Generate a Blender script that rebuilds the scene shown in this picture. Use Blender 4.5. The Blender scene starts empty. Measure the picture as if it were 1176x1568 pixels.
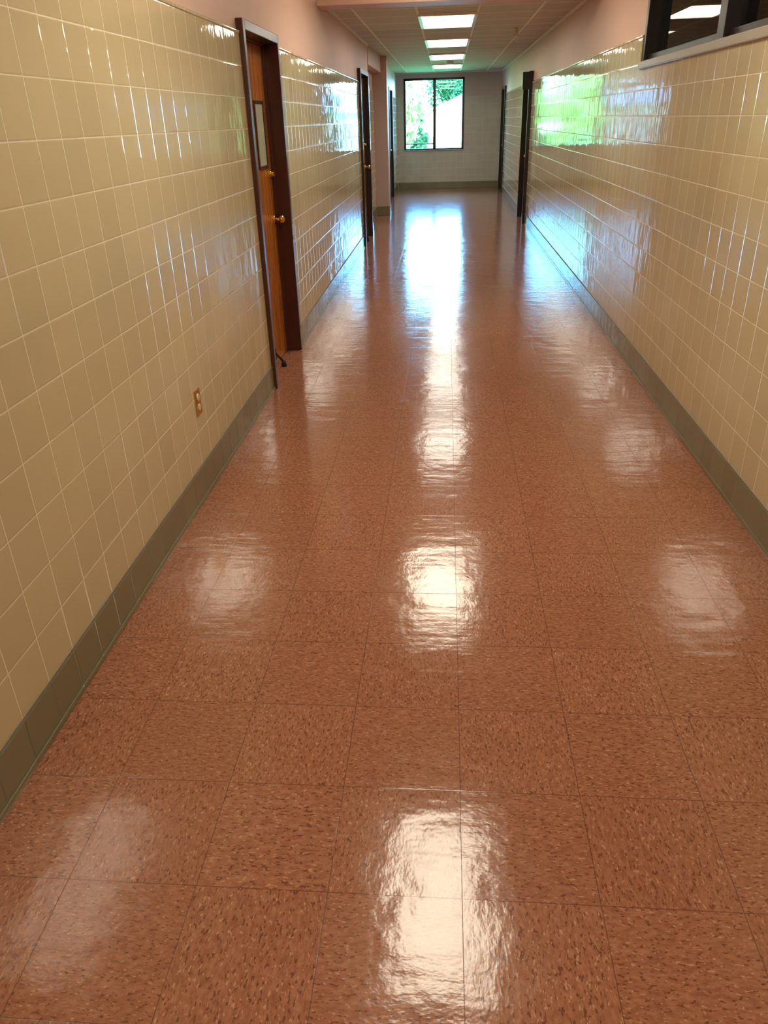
import bpy, bmesh, math, random
from mathutils import Vector, Matrix
random.seed(7)
S = bpy.context.scene
COL = S.collection
try:
    S.view_settings.view_transform = 'Standard'
    S.view_settings.look = 'None'
except Exception as e:
    print(e)

XL, XR = -1.115, 1.27
YE, YB = 20.2, -2.5
H1, H2 = 2.70, 2.49
T = 0.1524
TOP = 13*T
FT = 0.3048

# ---------------------------------------------------------------- materials
class NB:
    def __init__(s, name):
        s.m = bpy.data.materials.new(name); s.m.use_nodes = True
        s.t = s.m.node_tree; s.t.nodes.clear()
        s.out = s.t.nodes.new('ShaderNodeOutputMaterial')
    def n(s, typ, **kw):
        nd = s.t.nodes.new(typ)
        for k, v in kw.items(): setattr(nd, k, v)
        return nd
    def put(s, sock, v):
        if hasattr(v, 'is_output') or isinstance(v, bpy.types.NodeSocket): s.t.links.new(v, sock)
        else:
            if isinstance(v, tuple) and len(v) == 3 and sock.type == 'RGBA': v = (*v, 1)
            sock.default_value = v
    def math(s, op, a, b=0.0, c=0.0):
        nd = s.n('ShaderNodeMath', operation=op)
        s.put(nd.inputs[0], a); s.put(nd.inputs[1], b); s.put(nd.inputs[2], c)
        return nd.outputs[0]
    def vmath(s, op, a, b=(0, 0, 0)):
        nd = s.n('ShaderNodeVectorMath', operation=op)
        s.put(nd.inputs[0], a); s.put(nd.inputs[1], b)
        return nd.outputs[0]
    def xyz(s, x, y, z):
        nd = s.n('ShaderNodeCombineXYZ')
        s.put(nd.inputs[0], x); s.put(nd.inputs[1], y); s.put(nd.inputs[2], z)
        return nd.outputs[0]
    def pos(s):
        g = s.n('ShaderNodeNewGeometry'); sp = s.n('ShaderNodeSeparateXYZ')
        s.t.links.new(g.outputs['Position'], sp.inputs[0])
        return g, sp.outputs[0], sp.outputs[1], sp.outputs[2]
    def mix(s, f, a, b):
        nd = s.n('ShaderNodeMix', data_type='RGBA')
        s.put(nd.inputs[0], f); s.put(nd.inputs[6], a); s.put(nd.inputs[7], b)
        return nd.outputs[2]
    def mixf(s, f, a, b):
        nd = s.n('ShaderNodeMix', data_type='FLOAT')
        s.put(nd.inputs[0], f); s.put(nd.inputs[2], a); s.put(nd.inputs[3], b)
        return nd.outputs[0]
    def noise(s, vec, scale, detail=2, rough=.5):
        nd = s.n('ShaderNodeTexNoise'); s.put(nd.inputs['Vector'], vec)
        nd.inputs['Scale'].default_value = scale; nd.inputs['Detail'].default_value = detail
        nd.inputs['Roughness'].default_value = rough
        return nd.outputs[0]
    def white(s, vec):
        nd = s.n('ShaderNodeTexWhiteNoise', noise_dimensions='3D'); s.put(nd.inputs['Vector'], vec)
        return nd
    def ramp(s, f, lo, hi):
        nd = s.n('ShaderNodeMapRange'); s.put(nd.inputs[0], f)
        nd.inputs[1].default_value = lo; nd.inputs[2].default_value = hi
        return nd.outputs[0]
    def bump(s, h, dist, normal=None, strength=1.0):
        nd = s.n('ShaderNodeBump'); s.put(nd.inputs['Height'], h)
        nd.inputs['Distance'].default_value = dist; nd.inputs['Strength'].default_value = strength
        if normal is not None: s.put(nd.inputs['Normal'], normal)
        return nd.outputs[0]
    def bsdf(s, color, rough=.5, **kw):
        p = s.n('ShaderNodeBsdfPrincipled')
        s.put(p.inputs['Base Color'], color); s.put(p.inputs['Roughness'], rough)
        for k, v in kw.items(): s.put(p.inputs[k.replace('_', ' ')], v)
        s.t.links.new(p.outputs[0], s.out.inputs[0])
        return p

def lin(r, g, b):
    f = lambda c: (c/255/12.92) if c/255 <= .04045 else ((c/255+.055)/1.055)**2.4
    return (f(r), f(g), f(b))

def simple(name, col, rough=.5, var=.08, nscale=6, bumpd=0.0, **kw):
    b = NB(name); g, x, y, z = b.pos()
    n = b.noise(g.outputs['Position'], nscale, 3)
    c = b.mix(n, tuple(v*(1-var) for v in col), tuple(min(1, v*(1+var)) for v in col))
    if bumpd: kw['Normal'] = b.bump(b.noise(g.outputs['Position'], nscale*8, 2), bumpd)
    b.bsdf(c, rough, **kw)
    return b.m

def tile_mat(name, col, grout, rough=.045, tilt=.0045, wav=.0009):
    b = NB(name); g, x, y, z = b.pos()
    u = b.math('DIVIDE', b.math('ADD', x, b.math('ADD', y, 10.03)), T)
    v = b.math('DIVIDE', b.math('ADD', z, 3*T), T)
    fu, fv = b.math('FRACT', u), b.math('FRACT', v)
    eu = b.math('MINIMUM', fu, b.math('SUBTRACT', 1.0, fu))
    ev = b.math('MINIMUM', fv, b.math('SUBTRACT', 1.0, fv))
    e = b.math('MINIMUM', eu, ev)
    gm = b.math('SUBTRACT', 1.0, b.ramp(e, .007, .014))
    idx = b.xyz(b.math('FLOOR', u), b.math('FLOOR', v), 0.5)
    wn = b.white(idx)
    wv = b.math('MULTIPLY_ADD', wn.outputs[0], .09, -.045)
    sh = b.math('ADD', b.math('MULTIPLY', b.noise(g.outputs['Position'], 1.3, 2), .10), b.math('ADD', wv, .95))
    vm = b.n('ShaderNodeVectorMath', operation='SCALE'); vm.inputs[0].default_value = col
    b.put(vm.inputs['Scale'], sh)
    c = b.mix(gm, vm.outputs[0], grout)
    r = b.mixf(gm, rough, .7)
    tv = b.vmath('SUBTRACT', wn.outputs[1], (.5, .5, .5))
    ts = b.n('ShaderNodeVectorMath', operation='SCALE'); b.put(ts.inputs[0], tv); ts.inputs['Scale'].default_value = tilt*2
    nn = b.vmath('NORMALIZE', b.vmath('ADD', g.outputs['Normal'], ts.outputs[0]))
    # each tile has its own slight waviness, mostly running up the face
    off = b.n('ShaderNodeVectorMath', operation='SCALE'); b.put(off.inputs[0], wn.outputs[1]); off.inputs['Scale'].default_value = 7.0
    wp = b.vmath('ADD', g.outputs['Position'], off.outputs[0])
    w = b.noise(wp, 11, 1.5)
    n1 = b.bump(w, wav, nn)
    sv = b.vmath('ADD', b.xyz(x, y, b.math('MULTIPLY', z, .25)), off.outputs[0])
    n1 = b.bump(b.noise(sv, 24, 1.0), .0008, n1)
    n2 = b.bump(b.ramp(e, .003, .035), .0007, n1)
    b.bsdf(c, r, Normal=n2, IOR=1.62, Coat_Weight=0.0)
    return b.m

def floor_mat():
    b = NB('vct_floor_tile'); g, x, y, z = b.pos()
    u = b.math('DIVIDE', b.math('ADD', x, 40*FT-.054), FT)
    v = b.math('DIVIDE', b.math('ADD', y, 40*FT-1.40), FT)
    fu, fv = b.math('FRACT', u), b.math('FRACT', v)
    e = b.math('MINIMUM', b.math('MINIMUM', fu, b.math('SUBTRACT', 1.0, fu)), b.math('MINIMUM', fv, b.math('SUBTRACT', 1.0, fv)))
    seam = b.math('SUBTRACT', 1.0, b.ramp(e, .002, .0055))
    iu, iv = b.math('FLOOR', u), b.math('FLOOR', v)
    chk = b.math('MODULO', b.math('ADD', iu, iv), 2.0)
    wn = b.white(b.xyz(iu, iv, .5))
    A = b.xyz(x, b.math('MULTIPLY', y, .45), wn.outputs[0])
    B = b.xyz(b.math('MULTIPLY', x, .45), y, wn.outputs[0])
    mv = b.n('ShaderNodeMix', data_type='VECTOR'); b.put(mv.inputs[0], chk); b.put(mv.inputs[4], A); b.put(mv.inputs[5], B)
    P = mv.outputs[1]
    n1 = b.noise(P, 170, 1.0, .5)
    n2 = b.noise(b.vmath('ADD', P, (3.3, 5.1, 2.2)), 170, 1.0, .5)
    n3 = b.noise(P, 110, 3, .6)
    big = b.noise(g.outputs['Position'], 1.2, 3)
    base = b.mix(b.ramp(n3, .3, .7), lin(144, 93, 69), lin(178, 123, 95))
    base = b.mix(b.math('MULTIPLY', b.ramp(n1, .61, .66), .70), base, lin(90, 50, 38))
    base = b.mix(b.math('MULTIPLY', b.ramp(n2, .65, .70), .50), base, lin(220, 178, 146))
    base = b.mix(b.math('MULTIPLY', wn.outputs[0], .14), base, lin(136, 80, 62))
    base = b.mix(b.math('MULTIPLY', big, .18), base, lin(120, 72, 54))
    base = b.mix(b.math('MULTIPLY', seam, .60), base, lin(76, 46, 36))
    tv = b.vmath('SUBTRACT', wn.outputs[1], (.5, .5, .5))
    ts = b.n('ShaderNodeVectorMath', operation='SCALE'); b.put(ts.inputs[0], tv); ts.inputs['Scale'].default_value = .006
    nn = b.vmath('NORMALIZE', b.vmath('ADD', g.outputs['Normal'], ts.outputs[0]))
    w = b.bump(b.noise(g.outputs['Position'], 7, 2.5, .55), .0022, nn)
    w = b.bump(b.noise(b.xyz(b.math('MULTIPLY', x, .8), b.math('MULTIPLY', y, 4.0), 0.0), 4, 2, .5), .0012, w)
    w = b.bump(b.noise(g.outputs['Position'], 55, 2, .5), .0003, w)
    w = b.bump(n1, .00014, w)
    w = b.bump(b.ramp(e, 0, .005), .00008, w)
    rr = b.math('MULTIPLY_ADD', b.noise(g.outputs['Position'], 3, 4), .10, .085)
    b.bsdf(base, rr, Normal=w, IOR=1.53)
    return b.m

def ceil_mat():
    b = NB('acoustic_ceiling_tile'); g, x, y, z = b.pos()
    G = .61
    u = b.math('FRACT', b.math('DIVIDE', b.math('ADD', x, 20*G+.5*G), G))
    v = b.math('FRACT', b.math('DIVIDE', b.math('ADD', y, 20*G-.12), G))
    e = b.math('MINIMUM', b.math('MINIMUM', u, b.math('SUBTRACT', 1.0, u)), b.math('MINIMUM', v, b.math('SUBTRACT', 1.0, v)))
    m = b.math('SUBTRACT', 1.0, b.ramp(e, .018, .024))
    sp = b.ramp(b.noise(g.outputs['Position'], 120, 2), .60, .66)
    c = b.mix(b.math('MULTIPLY', sp, .35), lin(200, 190, 182), lin(130, 120, 112))
    c = b.mix(m, c, lin(244, 238, 228))
    b.bsdf(c, .75, Normal=b.bump(m, .004))
    return b.m

def wood_mat():
    b = NB('stained_oak'); g, x, y, z = b.pos()
    P = b.xyz(b.math('MULTIPLY', x, 14.0), b.math('MULTIPLY', y, 14.0), b.math('MULTIPLY', z, .9))
    n = b.noise(P, 2.2, 5, .6)
    n2 = b.noise(P, 11, 3, .6)
    c = b.mix(b.ramp(n, .3, .7), lin(196, 122, 50), lin(166, 94, 36))
    c = b.mix(b.math('MULTIPLY', b.ramp(n2, .5, .75), .4), c, lin(112, 58, 22))
    b.bsdf(c, .22, Normal=b.bump(n2, .0003), Coat_Weight=.4, Coat_Roughness=.1)
    return b.m

def glass_mat(name, tint=(.9, .95, .95), rough=0.0):
    b = NB(name)
    fr = b.n('ShaderNodeFresnel'); fr.inputs[0].default_value = 1.5
    tr = b.n('ShaderNodeBsdfTransparent'); tr.inputs[0].default_value = (*tint, 1)
    gl = b.n('ShaderNodeBsdfGlossy'); gl.inputs['Roughness'].default_value = rough
    mx = b.n('ShaderNodeMixShader')
    b.t.links.new(fr.outputs[0], mx.inputs[0]); b.t.links.new(tr.outputs[0], mx.inputs[1]); b.t.links.new(gl.outputs[0], mx.inputs[2])
    b.t.links.new(mx.outputs[0], b.out.inputs[0])
    return b.m

def emit_mat(name, col, s):
    b = NB(name); g, x, y, z = b.pos()
    n = b.noise(g.outputs['Position'], 90, 1)
    c = b.mix(b.math('MULTIPLY', n, .15), col, tuple(v*.9 for v in col))
    e = b.n('ShaderNodeEmission'); b.put(e.inputs[0], c); e.inputs[1].default_value = s
    b.t.links.new(e.outputs[0], b.out.inputs[0])
    return b.m

def leaf_mat(name, a, c):
    b = NB(name); g, x, y, z = b.pos()
    col = b.mix(b.noise(g.outputs['Position'], 1.6, 4), a, c)
    d = b.n('ShaderNodeBsdfDiffuse'); b.put(d.inputs[0], col)
    t = b.n('ShaderNodeBsdfTranslucent'); b.put(t.inputs[0], col)
    mx = b.n('ShaderNodeMixShader'); mx.inputs[0].default_value = .4
    b.t.links.new(d.outputs[0], mx.inputs[1]); b.t.links.new(t.outputs[0], mx.inputs[2])
    b.t.links.new(mx.outputs[0], b.out.inputs[0])
    return b.m

M_TILE = tile_mat('glazed_wall_tile', lin(202, 188, 153), lin(232, 224, 200))
M_TILEG = tile_mat('grey_glazed_wall_tile', lin(200, 190, 182), lin(215, 210, 200))
M_BASE = tile_mat('glazed_base_tile', lin(126, 121, 96), lin(96, 92, 74), rough=.15)
M_PAINT = simple('pink_wall_paint', lin(210, 172, 154), .5, .04, 3, .0004)
M_MAUVE = simple('mauve_wall_paint', lin(196, 172, 166), .45, .04, 3, .0004)
M_FLOOR = floor_mat()
M_CEIL = ceil_mat()
M_CEILP = simple('ceiling_paint', lin(206, 176, 158), .7, .03)
M_WOOD = wood_mat()
M_FRAME = simple('maroon_metal_frame', lin(74, 38, 28), .28, .1, 4)
M_DARK = simple('dark_bronze_aluminium', lin(34, 26, 24), .3, .1, 4)
M_BRASS = simple('brass', lin(214, 176, 98), .22, .08, 20, Metallic=1.0)
M_RUB = simple('black_rubber', lin(26, 24, 24), .6, .1)
M_WHITE = simple('white_enamel', lin(235, 228, 215), .35, .02)
M_SILL = simple('grey_sill', lin(176, 166, 150), .25, .05)
M_GLASS = glass_mat('window_glass')
M_LITE = simple('obscured_lite_glass', lin(190, 196, 176), .06, .1, 12)
M_ROOM = simple('dark_room_paint', lin(50, 90, 108), .7, .05)
M_LENS = emit_mat('prismatic_light_lens', (1.0, .88, .67), 19.0)
M_LENSF = emit_mat('prismatic_light_lens_cool', (1.0, .93, .78), 10.5)
M_FILL = emit_mat('room_fill_lens', (.9, .97, 1.0), 4.0)  # glow of the added fill light in the side room
M_BARK = simple('tree_bark', lin(96, 76, 58), .9, .2, 5)
M_LEAF = leaf_mat('spring_leaves', lin(140, 164, 80), lin(186, 196, 116))
M_LEAFD = leaf_mat('dark_leaves', lin(44, 72, 44), lin(78, 108, 66))
M_GRASS = simple('lawn_grass', lin(110, 150, 60), .9, .25, 2)
M_SIDING = simple('white_siding', lin(225, 225, 222), .6, .03)
M_ROOF = simple('roof_shingle', lin(150, 150, 155), .8, .15, 3)

# ---------------------------------------------------------------- mesh helpers
def add_box(bm, x0, x1, y0, y1, z0, z1, mi=0):
    vs = [bm.verts.new((x, y, z)) for x in (x0, x1) for y in (y0, y1) for z in (z0, z1)]
    for q in ((0,1,3,2), (4,6,7,5), (0,4,5,1), (2,3,7,6), (0,2,6,4), (1,5,7,3)):
        f = bm.faces.new([vs[i] for i in q]); f.material_index = mi
    return vs

def add_cyl(bm, p0, p1, r0, r1=None, seg=20, mi=0):
    r1 = r0 if r1 is None else r1
    p0, p1 = Vector(p0), Vector(p1); d = p1-p0
    rot = d.to_track_quat('Z', 'Y').to_matrix().to_4x4()
    m = Matrix.Translation((p0+p1)/2) @ rot
    r = bmesh.ops.create_cone(bm, cap_ends=True, segments=seg, radius1=r0, radius2=r1, depth=d.length, matrix=m)
    for v in r['verts']:
        for f in v.link_faces: f.material_index = mi; f.smooth = len(f.verts) == 4

def add_sph(bm, c, r, sc=(1,1,1), mi=0, seg=20):
    m = Matrix.Translation(c) @ Matrix.Diagonal((*sc, 1))
    q = bmesh.ops.create_uvsphere(bm, u_segments=seg, v_segments=seg//2, radius=r, matrix=m)
    for v in q['verts']:
        for f in v.link_faces: f.material_index = mi; f.smooth = True

def obj(name, build, mats, bevel=0, parent=None):
    bm = bmesh.new(); build(bm)
    bmesh.ops.recalc_face_normals(bm, faces=bm.faces[:])
    me = bpy.data.meshes.new(name); bm.to_mesh(me); bm.free()
    for m in mats: me.materials.append(m)
    o = bpy.data.objects.new(name, me); COL.objects.link(o)
    if bevel:
        md = o.modifiers.new('bevel', 'BEVEL'); md.width = bevel; md.segments = 2; md.limit_method = 'ANGLE'
    if parent: o.parent = parent
    return o

def empty(name):
    o = bpy.data.objects.new(name, None); COL.objects.link(o); o.empty_display_size = .1
    return o

# wall cells along Y, facing sign s (+1: interior is +x side => left wall)
def side_wall(bm, xf, s, y0, y1, top, holes, thick=.16):
    ys = sorted({y0, y1, *[h[0] for h in holes], *[h[1] for h in holes]})
    zs = sorted({0, TOP, top, *[h[2] for h in holes], *[h[3] for h in holes]})
    zs = [z for z in zs if z <= top]; ys = [y for y in ys if y0 <= y <= y1]
    for a, b2 in zip(ys, ys[1:]):
        for c, d in zip(zs, zs[1:]):
            my, mz = (a+b2)/2, (c+d)/2
            if any(h[0] < my < h[1] and h[2] < mz < h[3] for h in holes): continue
            tile = mz < TOP
            f = xf if tile else xf - s*.012
            add_box(bm, min(f, xf-s*thick), max(f, xf-s*thick), a, b2, c, d, 0 if tile else 1)

# ---------------------------------------------------------------- shell
YH = 7.6
D1 = (4.68, 5.66, 0, 2.05)      # left near door
D2 = (10.85, 11.95, 0, 2.13)    # left mid door
D3 = (17.2, 18.2, 0, 2.13)      # left far
D4 = (13.0, 14.0, 0, 2.13)      # right mid
D5 = (18.7, 19.7, 0, 2.13)      # right far
W2 = (1.2, 5.87, 12*T, 2.56)    # right observation window
XA = -1.25                       # shallow recess
YA = 12.3
XL2 = -1.18

def wl(bm):
    side_wall(bm, XL, 1, YB, YH, H1, [D1])
    side_wall(bm, XL, 1, YH, YA, H2, [D2])
    side_wall(bm, XA, 1, YA, 14.6, H2, [])
    side_wall(bm, XL2, 1, 15.0, YE, H2, [D3])
obj('wall_left', wl, [M_TILE, M_PAINT])
def pil(bm):
    add_box(bm, XA-.1, -1.02, 14.6, 15.0, .0, H2)
obj('pillar', pil, [M_MAUVE], .006)
def beam(bm): add_box(bm, XA+.002, XL-.005, YA+.003, 14.597, 2.25, H2-.002)
obj('trim_1', beam, [M_PAINT])
def wr(bm):
    side_wall(bm, XR, -1, YB, YH, H1, [W2])
    side_wall(bm, XR, -1, YH, YE, H2, [D4, D5])
obj('wall_right', wr, [M_TILE, M_PAINT])
WX0, WX1, WZ0, WZ1 = -1.02, .41, .85, 2.38
def we(bm):
    xs = [XL2-.16, WX0, WX1, XR+.16]; zs = [0, WZ0, TOP, WZ1, H2]
    for i in range(3):
        for j in range(4):
            if i == 1 and j in (1, 2): continue
            t = zs[j+1] <= TOP+1e-6
            add_box(bm, xs[i], xs[i+1], YE+(0 if t else .012), YE+.2, zs[j], zs[j+1], 0 if t else 1)
obj('wall_end', we, [M_TILEG, M_MAUVE])
obj('wall_back', lambda bm: (add_box(bm, XL-.16, XR+.16, YB-.16, YB, 0, TOP, 0), add_box(bm, XL-.16, XR+.16, YB-.16, YB-.012, TOP, H1, 1)), [M_TILE, M_PAINT])
obj('floor', lambda bm: add_box(bm, -1.8, 1.6, YB-.2, YE+.2, -.1, 0), [M_FLOOR])
obj('ceiling', lambda bm: (add_box(bm, -1.6, 1.5, YB-.2, YH+.3, H1, H1+.15, 0), add_box(bm, -1.6, 1.5, YH+.3, YE+.2, H2, H2+.36, 0)), [M_CEIL])
obj('trim_2', lambda bm: add_box(bm, XL+.001, XR-.001, YH, YH+.3, 2.42, H1-.001), [M_PAINT], .004)
obj('sun_block_roof', lambda bm: add_box(bm, -3, 6.5, YB-.5, YE+.3, 2.95, 3.1), [M_CEILP])  # unseen slab added over everything to keep sunlight from leaking in
# wall angle trim at the ceiling
def ang(bm):
    add_box(bm, XL-.010, XL+.012, YH+.3, YA, H2-.022, H2-.001)
    add_box(bm, XR-.012, XR+.010, YH+.3, YE, H2-.022, H2-.001)
    add_box(bm, XL2+.0, XR-.02, YE-.012, YE+.01, H2-.022, H2-.001)
obj('trim_3', ang, [M_WHITE])

def bb(bm, xf, s, segs):
    for a, b2 in segs:
        x0, x1 = sorted((xf-s*.005, xf+s*.008)); add_box(bm, x0, x1, a, b2, 0.0005, T)
        x0, x1 = sorted((xf+s*.008, xf+s*.014)); add_box(bm, x0, x1, a, b2, 0.0005, .02)
obj('baseboard_left', lambda bm: (bb(bm, XL, 1, [(YB, D1[0]-.001), (D1[1]+.001, D2[0]-.002), (D2[1]+.002, YA)]), bb(bm, XA, 1, [(YA, 14.6)]), bb(bm, XL2, 1, [(15.0, D3[0]-.002), (D3[1]+.002, YE)]), bb(bm, -1.02, 1, [(14.6, 15.0)]), add_box(bm, XA, -1.01, 14.59, 14.605, .0005, T)), [M_BASE], .002)
obj('baseboard_right', lambda bm: bb(bm, XR, -1, [(YB, D4[0]-.002), (D4[1]+.002, D5[0]-.002), (D5[1]+.002, YE)]), [M_BASE], .002)
obj('baseboard_end', lambda bm: add_box(bm, XL2+.015, XR-.015, YE-.009, YE+.005, .0005, T), [M_BASE], .002)
obj('trim_4', lambda bm: (add_box(bm, XL-.014, XL+.006, YB, D1[0]-.002, TOP-.001, TOP+.012), add_box(bm, XL-.014, XL+.006, D1[1]+.002, D2[0]-.002, TOP-.001, TOP+.012), add_box(bm, XR-.006, XR+.014, W2[1]+.002, D4[0]-.002, TOP-.001, TOP+.012), add_box(bm, XR-.006, XR+.014, D4[1]+.002, D5[0]-.002, TOP-.001, TOP+.012)), [M_TILE], .004)

# ---------------------------------------------------------------- doors
def door(name, xf, s, hole, near, rec=.085, proj=.018, closer=False, lite=True, knob_far=True):
    y0, y1, _, zt = hole
    P = empty(name)
    fw = .05
    def X(a, b2): return tuple(sorted((xf+s*a, xf+s*b2)))
    def fr(bm):
        a, b2 = X(-.13, proj)
        add_box(bm, a, b2, y0, y0+fw, .001, zt); add_box(bm, a, b2, y1-fw, y1, .001, zt)
        add_box(bm, a, b2, y0+fw, y1-fw, zt-fw, zt)
        a, b2 = X(-.13, -rec+.018)   # stop
        add_box(bm, a, b2, y0+fw, y0+fw+.012, .001, zt-fw); add_box(bm, a, b2, y1-fw-.012, y1-fw, .001, zt-fw)
        add_box(bm, a, b2, y0+fw, y1-fw, zt-fw-.012, zt-fw)
        a, b2 = X(-.155, -.135); add_box(bm, a, b2, y0, y1, .001, zt)
    obj('frame', fr, [near], .004, P)
    a, b2 = X(-rec-.042, -rec)
    ly1 = y1-fw-.14; ly0 = ly1-.22
    def slab(bm):
        add_box(bm, a, b2, y0+fw+.003, y1-fw-.003, .008, zt-fw-.003)
    obj('slab', slab, [M_WOOD], .003, P)
    if lite:
        def lt(bm):
            c, d = X(-rec-.001, -rec+.003); add_box(bm, c, d, ly0, ly1, 1.30, 1.66)
        obj('vision_glass', lt, [M_LITE], 0, P)
        def lf(bm):
            c, d = X(-rec-.001, -rec+.009); w = .018
            add_box(bm, c, d, ly0-w, ly0, 1.30-w, 1.66+w); add_box(bm, c, d, ly1, ly1+w, 1.30-w, 1.66+w)
            add_box(bm, c, d, ly0, ly1, 1.30-w, 1.30); add_box(bm, c, d, ly0, ly1, 1.66, 1.66+w)
        obj('vision_frame', lf, [near], .002, P)
    ky = y1-fw-.07
    x = xf-s*rec
    def kn(bm):
        for z, big in ((.95, True), (1.24, False)):
            add_cyl(bm, (x-s*.002, ky, z), (x+s*.012, ky, z), .032 if big else .026, .028 if big else .02)
            if big:
                add_cyl(bm, (x+s*.01, ky, z), (x+s*.045, ky, z), .011)
                add_sph(bm, (x+s*.058, ky, z), .028, (.75, 1, 1))
            else:
                add_cyl(bm, (x+s*.01, ky, z), (x+s*.022, ky, z), .014)
                add_box(bm, *sorted((x+s*.02, x+s*.034)), ky-.004, ky+.004, z-.014, z+.014)
    obj('knob_and_deadbolt', kn, [M_BRASS], 0, P)
    def hg(bm):
        for z in (.25, 1.02, zt-.28):
            add_cyl(bm, (x+s*.006, y0+fw+.004, z-.055), (x+s*.006, y0+fw+.004, z+.055), .007, mi=0)
    obj('hinges', hg, [M_BRASS], 0, P)
    if closer:
        def cl(bm):
            c, d = X(-rec, .05); add_box(bm, c, d, y0+.12, y0+.42, zt-.17, zt-.08)
            c, d = X(-.02, .10); add_box(bm, c, d, y0+.16, y0+.19, zt-.075, zt-.06)
            c, d = X(.015, .15); add_box(bm, c, d, y0-.02, y0+.10, zt-.24, zt-.01)
        obj('door_closer', cl, [M_DARK], .004, P)
    def st(bm):
        yy = y0+.50
        add_box(bm, *sorted((x, x+s*.008)), yy-.022, yy+.022, .05, .13)
        add_cyl(bm, (x+s*.006, yy, .10), (x+s*.055, yy+.01, .035), .008)
        add_cyl(bm, (x+s*.055, yy+.01, .045), (x+s*.058, yy+.01, .002), .014, .019)
    obj('kickdown_stop', st, [M_RUB], 0, P)
    return P
door('door_1', XL, 1, D1, M_FRAME, proj=.026)
door('door_2', XL, 1, D2, M_DARK, proj=.03, rec=.05)
door('door_3', XL2, 1, D3, M_DARK, proj=.03)
door('door_4', XR, -1, D4, M_DARK, closer=True, proj=.05)
door('door_5', XR, -1, D5, M_DARK, proj=.03)

# ---------------------------------------------------------------- end window
P = empty('window_1')
def wf(bm):
    y0, y1, w = YE+.03, YE+.10, .05
    add_box(bm, WX0, WX0+w, y0, y1, WZ0, WZ1); add_box(bm, WX1-w, WX1, y0, y1, WZ0, WZ1)
    add_box(bm, WX0, WX1, y0, y1, WZ1-w, WZ1); add_box(bm, WX0, WX1, y0, y1, WZ0, WZ0+w)
    xm = -.29
    add_box(bm, xm-.035, xm+.035, y0, y1, WZ0, WZ1)
    add_box(bm, WX0+w, xm-.03, y0+.01, y1-.01, WZ0+.14, WZ0+.165)
obj('frame', wf, [M_DARK], .003, P)
obj('glass', lambda bm: add_box(bm, WX0+.02, WX1-.02, YE+.062, YE+.068, WZ0+.02, WZ1-.02), [M_GLASS], 0, P)
obj('sill', lambda bm: add_box(bm, WX0-.02, WX1+.02, YE-.03, YE+.03, WZ0-.001, WZ0+.02), [M_SILL], .004, P)

# ---------------------------------------------------------------- observation window on the right
P = empty('window_2')
def of(bm):
    y0, y1, z0, z1 = W2
    xa, xb, w = XR+.005, XR+.11, .055
    ys = [y1-w, 4.22, 2.75, y0]
    for y in ys: add_box(bm, xa, xb, y, y+w+(.05 if y == 4.22 else 0), z0+.012, z1)
    add_box(bm, xa, xb, y0, y1, z1-w, z1); add_box(bm, xa+.03, xb, y0, y1, z0+.012, z0+.05)
obj('frame', of, [M_DARK], .003, P)
obj('glass', lambda bm: add_box(bm, XR+.075, XR+.081, W2[0], W2[1], W2[2]+.02, W2[3]-.02), [M_GLASS], 0, P)
obj('sill', lambda bm: add_box(bm, XR-.018, XR+.13, W2[0]-.02, W2[1]+.0, W2[2]-.03, W2[2]+.012), [M_SILL], .005, P)
def rm(bm):
    x0, x1, y0, y1, z0, z1 = XR+.165, 5.0, 0.4, 9.6, 0.0, 2.75
    add_box(bm, x1, x1+.1, y0, y1, z0, z1); add_box(bm, x0, x1, y0-.1, y0, z0, z1); add_box(bm, x0, x1, y1, y1+.1, z0, z1)
    add_box(bm, x0+.1, x1, y0, y1, z1, z1+.1); add_box(bm, x0+.17, x1, y0, y1, -.1, 0)
obj('wall_side_room', rm, [M_ROOM])

# ---------------------------------------------------------------- ceiling lights
def light(yc, zc, lens, L=1.22, W=.61, xc=0.0):
    def f(bm):
        x0, x1, y0, y1 = xc-W/2, xc+W/2, yc-L/2, yc+L/2; w = .035
        add_box(bm, x0, x0+w, y0, y1, zc-.022, zc, 0); add_box(bm, x1-w, x1, y0, y1, zc-.022, zc, 0)
        add_box(bm, x0+w, x1-w, y0, y0+w, zc-.022, zc, 0); add_box(bm, x0+w, x1-w, y1-w, y1, zc-.022, zc, 0)
        add_box(bm, x0+w, x1-w, y0+w, y1-w, zc-.014, zc-.004, 1)
    obj('ceiling_light', f, [M_WHITE, lens])
for y in (-.6, 2.97, 6.45): light(y, H1, M_LENS)
for y in (9.73, 12.4, 15.15, 17.85): light(y, H2, M_LENSF)
light(3.6, 2.75, M_FILL, xc=3.6)  # added fill light, brightens the otherwise unlit side room

def spr(bm):
    x, y = .83, 10.8
    add_cyl(bm, (x, y, H2-.006), (x, y, H2), .035); add_cyl(bm, (x, y, H2-.05), (x, y, H2-.004), .009)
    for a in (-.016, .016): add_cyl(bm, (x+a, y, H2-.075), (x+a*.5, y, H2-.045), .003)
    add_cyl(bm, (x, y, H2-.08), (x, y, H2-.076), .024)
obj('ceiling_sprinkler', spr, [M_BRASS])
def smoke(bm):
    add_cyl(bm, (.05, 16.6, H2-.012), (.05, 16.6, H2), .075); add_cyl(bm, (.05, 16.6, H2-.05), (.05, 16.6, H2-.01), .05, .068)
obj('smoke_detector', smoke, [M_WHITE])

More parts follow.
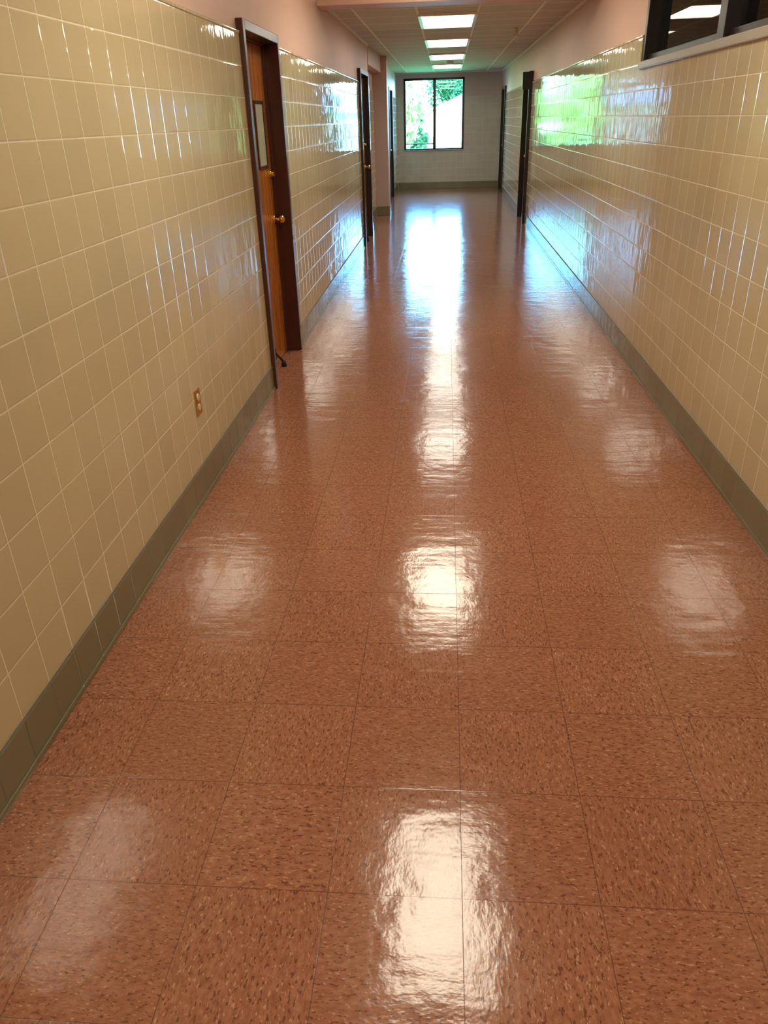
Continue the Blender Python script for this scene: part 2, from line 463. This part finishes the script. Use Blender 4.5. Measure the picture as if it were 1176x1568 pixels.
# outlet
def outl(bm):
    x, y, z = XL, 3.18, .435
    add_box(bm, x-.001, x+.006, y-.036, y+.036, z-.058, z+.058, 0)
    for dz in (-.024, .024):
        add_cyl(bm, (x+.004, y, z+dz), (x+.009, y, z+dz), .0165, mi=1)
        for dy in (-.006, .006): add_box(bm, x+.0085, x+.0095, y+dy-.0012, y+dy+.0012, z+dz-.002, z+dz+.008, 2)
        add_cyl(bm, (x+.0085, y, z+dz-.009), (x+.0095, y, z+dz-.009), .0025, seg=10, mi=2)
    add_cyl(bm, (x+.005, y, z), (x+.0075, y, z), .003, seg=10, mi=0)
obj('wall_outlet', outl, [M_BRASS, simple('ivory_plastic', lin(225, 210, 170), .35), M_RUB], .001)

# ---------------------------------------------------------------- outside
GZ = -1.2
obj('ground', lambda bm: add_box(bm, -60, 60, YE+.3, 140, GZ-.2, GZ), [M_GRASS])
def tree(x, y, h, r, leaf, n=2600, base=.35):
    def f(bm):
        add_cyl(bm, (x, y, GZ-.02), (x, y, GZ+h*.55), .16, .09, 10, 0)
        cl = []
        for i in range(16):
            a = random.uniform(0, 6.28); q = random.uniform(.2, .8)*r
            c = Vector((x+math.cos(a)*q, y+math.sin(a)*q, GZ+h*random.uniform(base, .86)))
            cl.append((c, r*random.uniform(.3, .5)))
            add_cyl(bm, (x, y, GZ+h*random.uniform(.25, .5)), c, .05, .02, 6, 0)
        for i in range(n):
            c, q = random.choice(cl)
            d = Vector((random.gauss(0, 1), random.gauss(0, 1), random.gauss(0, 1))).normalized()*q*random.uniform(.5, 1)
            p = c+d; s = random.uniform(.07, .15)
            nrm = (d+Vector((random.gauss(0, .5), random.gauss(0, .5), random.gauss(0, .5)))).normalized()
            t = nrm.orthogonal().normalized(); b2 = nrm.cross(t)
            vs = [bm.verts.new(p+t*s*a1+b2*s*b1) for a1, b1 in ((1, 0), (0, .6), (-1, 0), (0, -.6))]
            bm.faces.new(vs).material_index = 1
    obj('tree', f, [M_BARK, leaf])
tree(-2.0, 31, 4.9, 1.35, M_LEAF, 6500, base=.2)
tree(-4.6, 32, 5.2, 2.0, M_LEAF, 7000, base=.2)
tree(-7.6, 33, 5.4, 2.3, M_LEAF, 7000, base=.2)
tree(-5.8, 40, 5.8, 2.6, M_LEAF, 7000, base=.2)
tree(-2.4, 44, 4.8, 1.6, M_LEAFD, 6000, base=.2)
tree(1.0, 58, 6.0, 2.2, M_LEAFD, 7000, base=.6)
P = empty('house')
def hs(bm):
    add_box(bm, -.7, 13, 48, 55, GZ-.01, 2.0)
obj('walls', hs, [M_SIDING], 0, P)
def rf(bm):
    x0, x1, y0, y1, z0, z1 = -1.0, 13.3, 47.6, 55.4, 1.95, 3.0
    v = [bm.verts.new(p) for p in ((x0, y0, z0), (x1, y0, z0), (x1, y1, z0), (x0, y1, z0), (x0+2.5, (y0+y1)/2, z1), (x1-2.5, (y0+y1)/2, z1))]
    for q in ((0, 1, 5, 4), (1, 2, 5), (2, 3, 4, 5), (3, 0, 4), (3, 2, 1, 0)): bm.faces.new([v[i] for i in q])
obj('roof_shingles', rf, [M_ROOF], 0, P)
def hw(bm):
    for x in (3.2, 5.4, 8.2, 10.6): add_box(bm, x, x+1.0, 47.97, 48.02, .1, 1.5)
obj('house_windows', hw, [M_DARK], 0, P)

# ---------------------------------------------------------------- light & world
sd = bpy.data.lights.new('sun', 'SUN'); sd.energy = 19; sd.angle = .01; sd.color = (1, .95, .85)
so = bpy.data.objects.new('sun', sd); COL.objects.link(so)
so.rotation_euler = Vector((-.35, .75, -.75)).to_track_quat('-Z', 'Y').to_euler()
w = bpy.data.worlds.new('sky'); S.world = w; w.use_nodes = True
nt = w.node_tree; bg = nt.nodes['Background']
tc = nt.nodes.new('ShaderNodeTexCoord'); sp = nt.nodes.new('ShaderNodeSeparateXYZ'); mr = nt.nodes.new('ShaderNodeMapRange')
mr.inputs[1].default_value = 0; mr.inputs[2].default_value = .22
mx = nt.nodes.new('ShaderNodeMix'); mx.data_type = 'RGBA'
mx.inputs[6].default_value = (.44, .80, 1, 1); mx.inputs[7].default_value = (.08, .46, 1, 1)
nt.links.new(tc.outputs['Generated'], sp.inputs[0]); nt.links.new(sp.outputs[2], mr.inputs[0])
nt.links.new(mr.outputs[0], mx.inputs[0]); nt.links.new(mx.outputs[2], bg.inputs[0])
bg.inputs[1].default_value = 58.0

# ---------------------------------------------------------------- camera
cd = bpy.data.cameras.new('camera'); cam = bpy.data.objects.new('camera', cd); COL.objects.link(cam)
F = 1150.0
cd.sensor_fit = 'VERTICAL'; cd.sensor_height = 36; cd.lens = F/1568*36
cd.clip_start = .05; cd.clip_end = 500
vx, vy = 96.0, 604.0
Yc = Vector((vx, vy, -F)).normalized()
r = .03; B = F*F/(vy - r*vx)
Zc = -Vector((r*B, -B, -F)).normalized()
Zc = (Zc - Yc*Zc.dot(Yc)).normalized()
Xc = Yc.cross(Zc)
M = Matrix((Xc, Yc, Zc)).to_4x4()
M.translation = (0, 0, 1.55)
cam.matrix_world = M
S.camera = cam
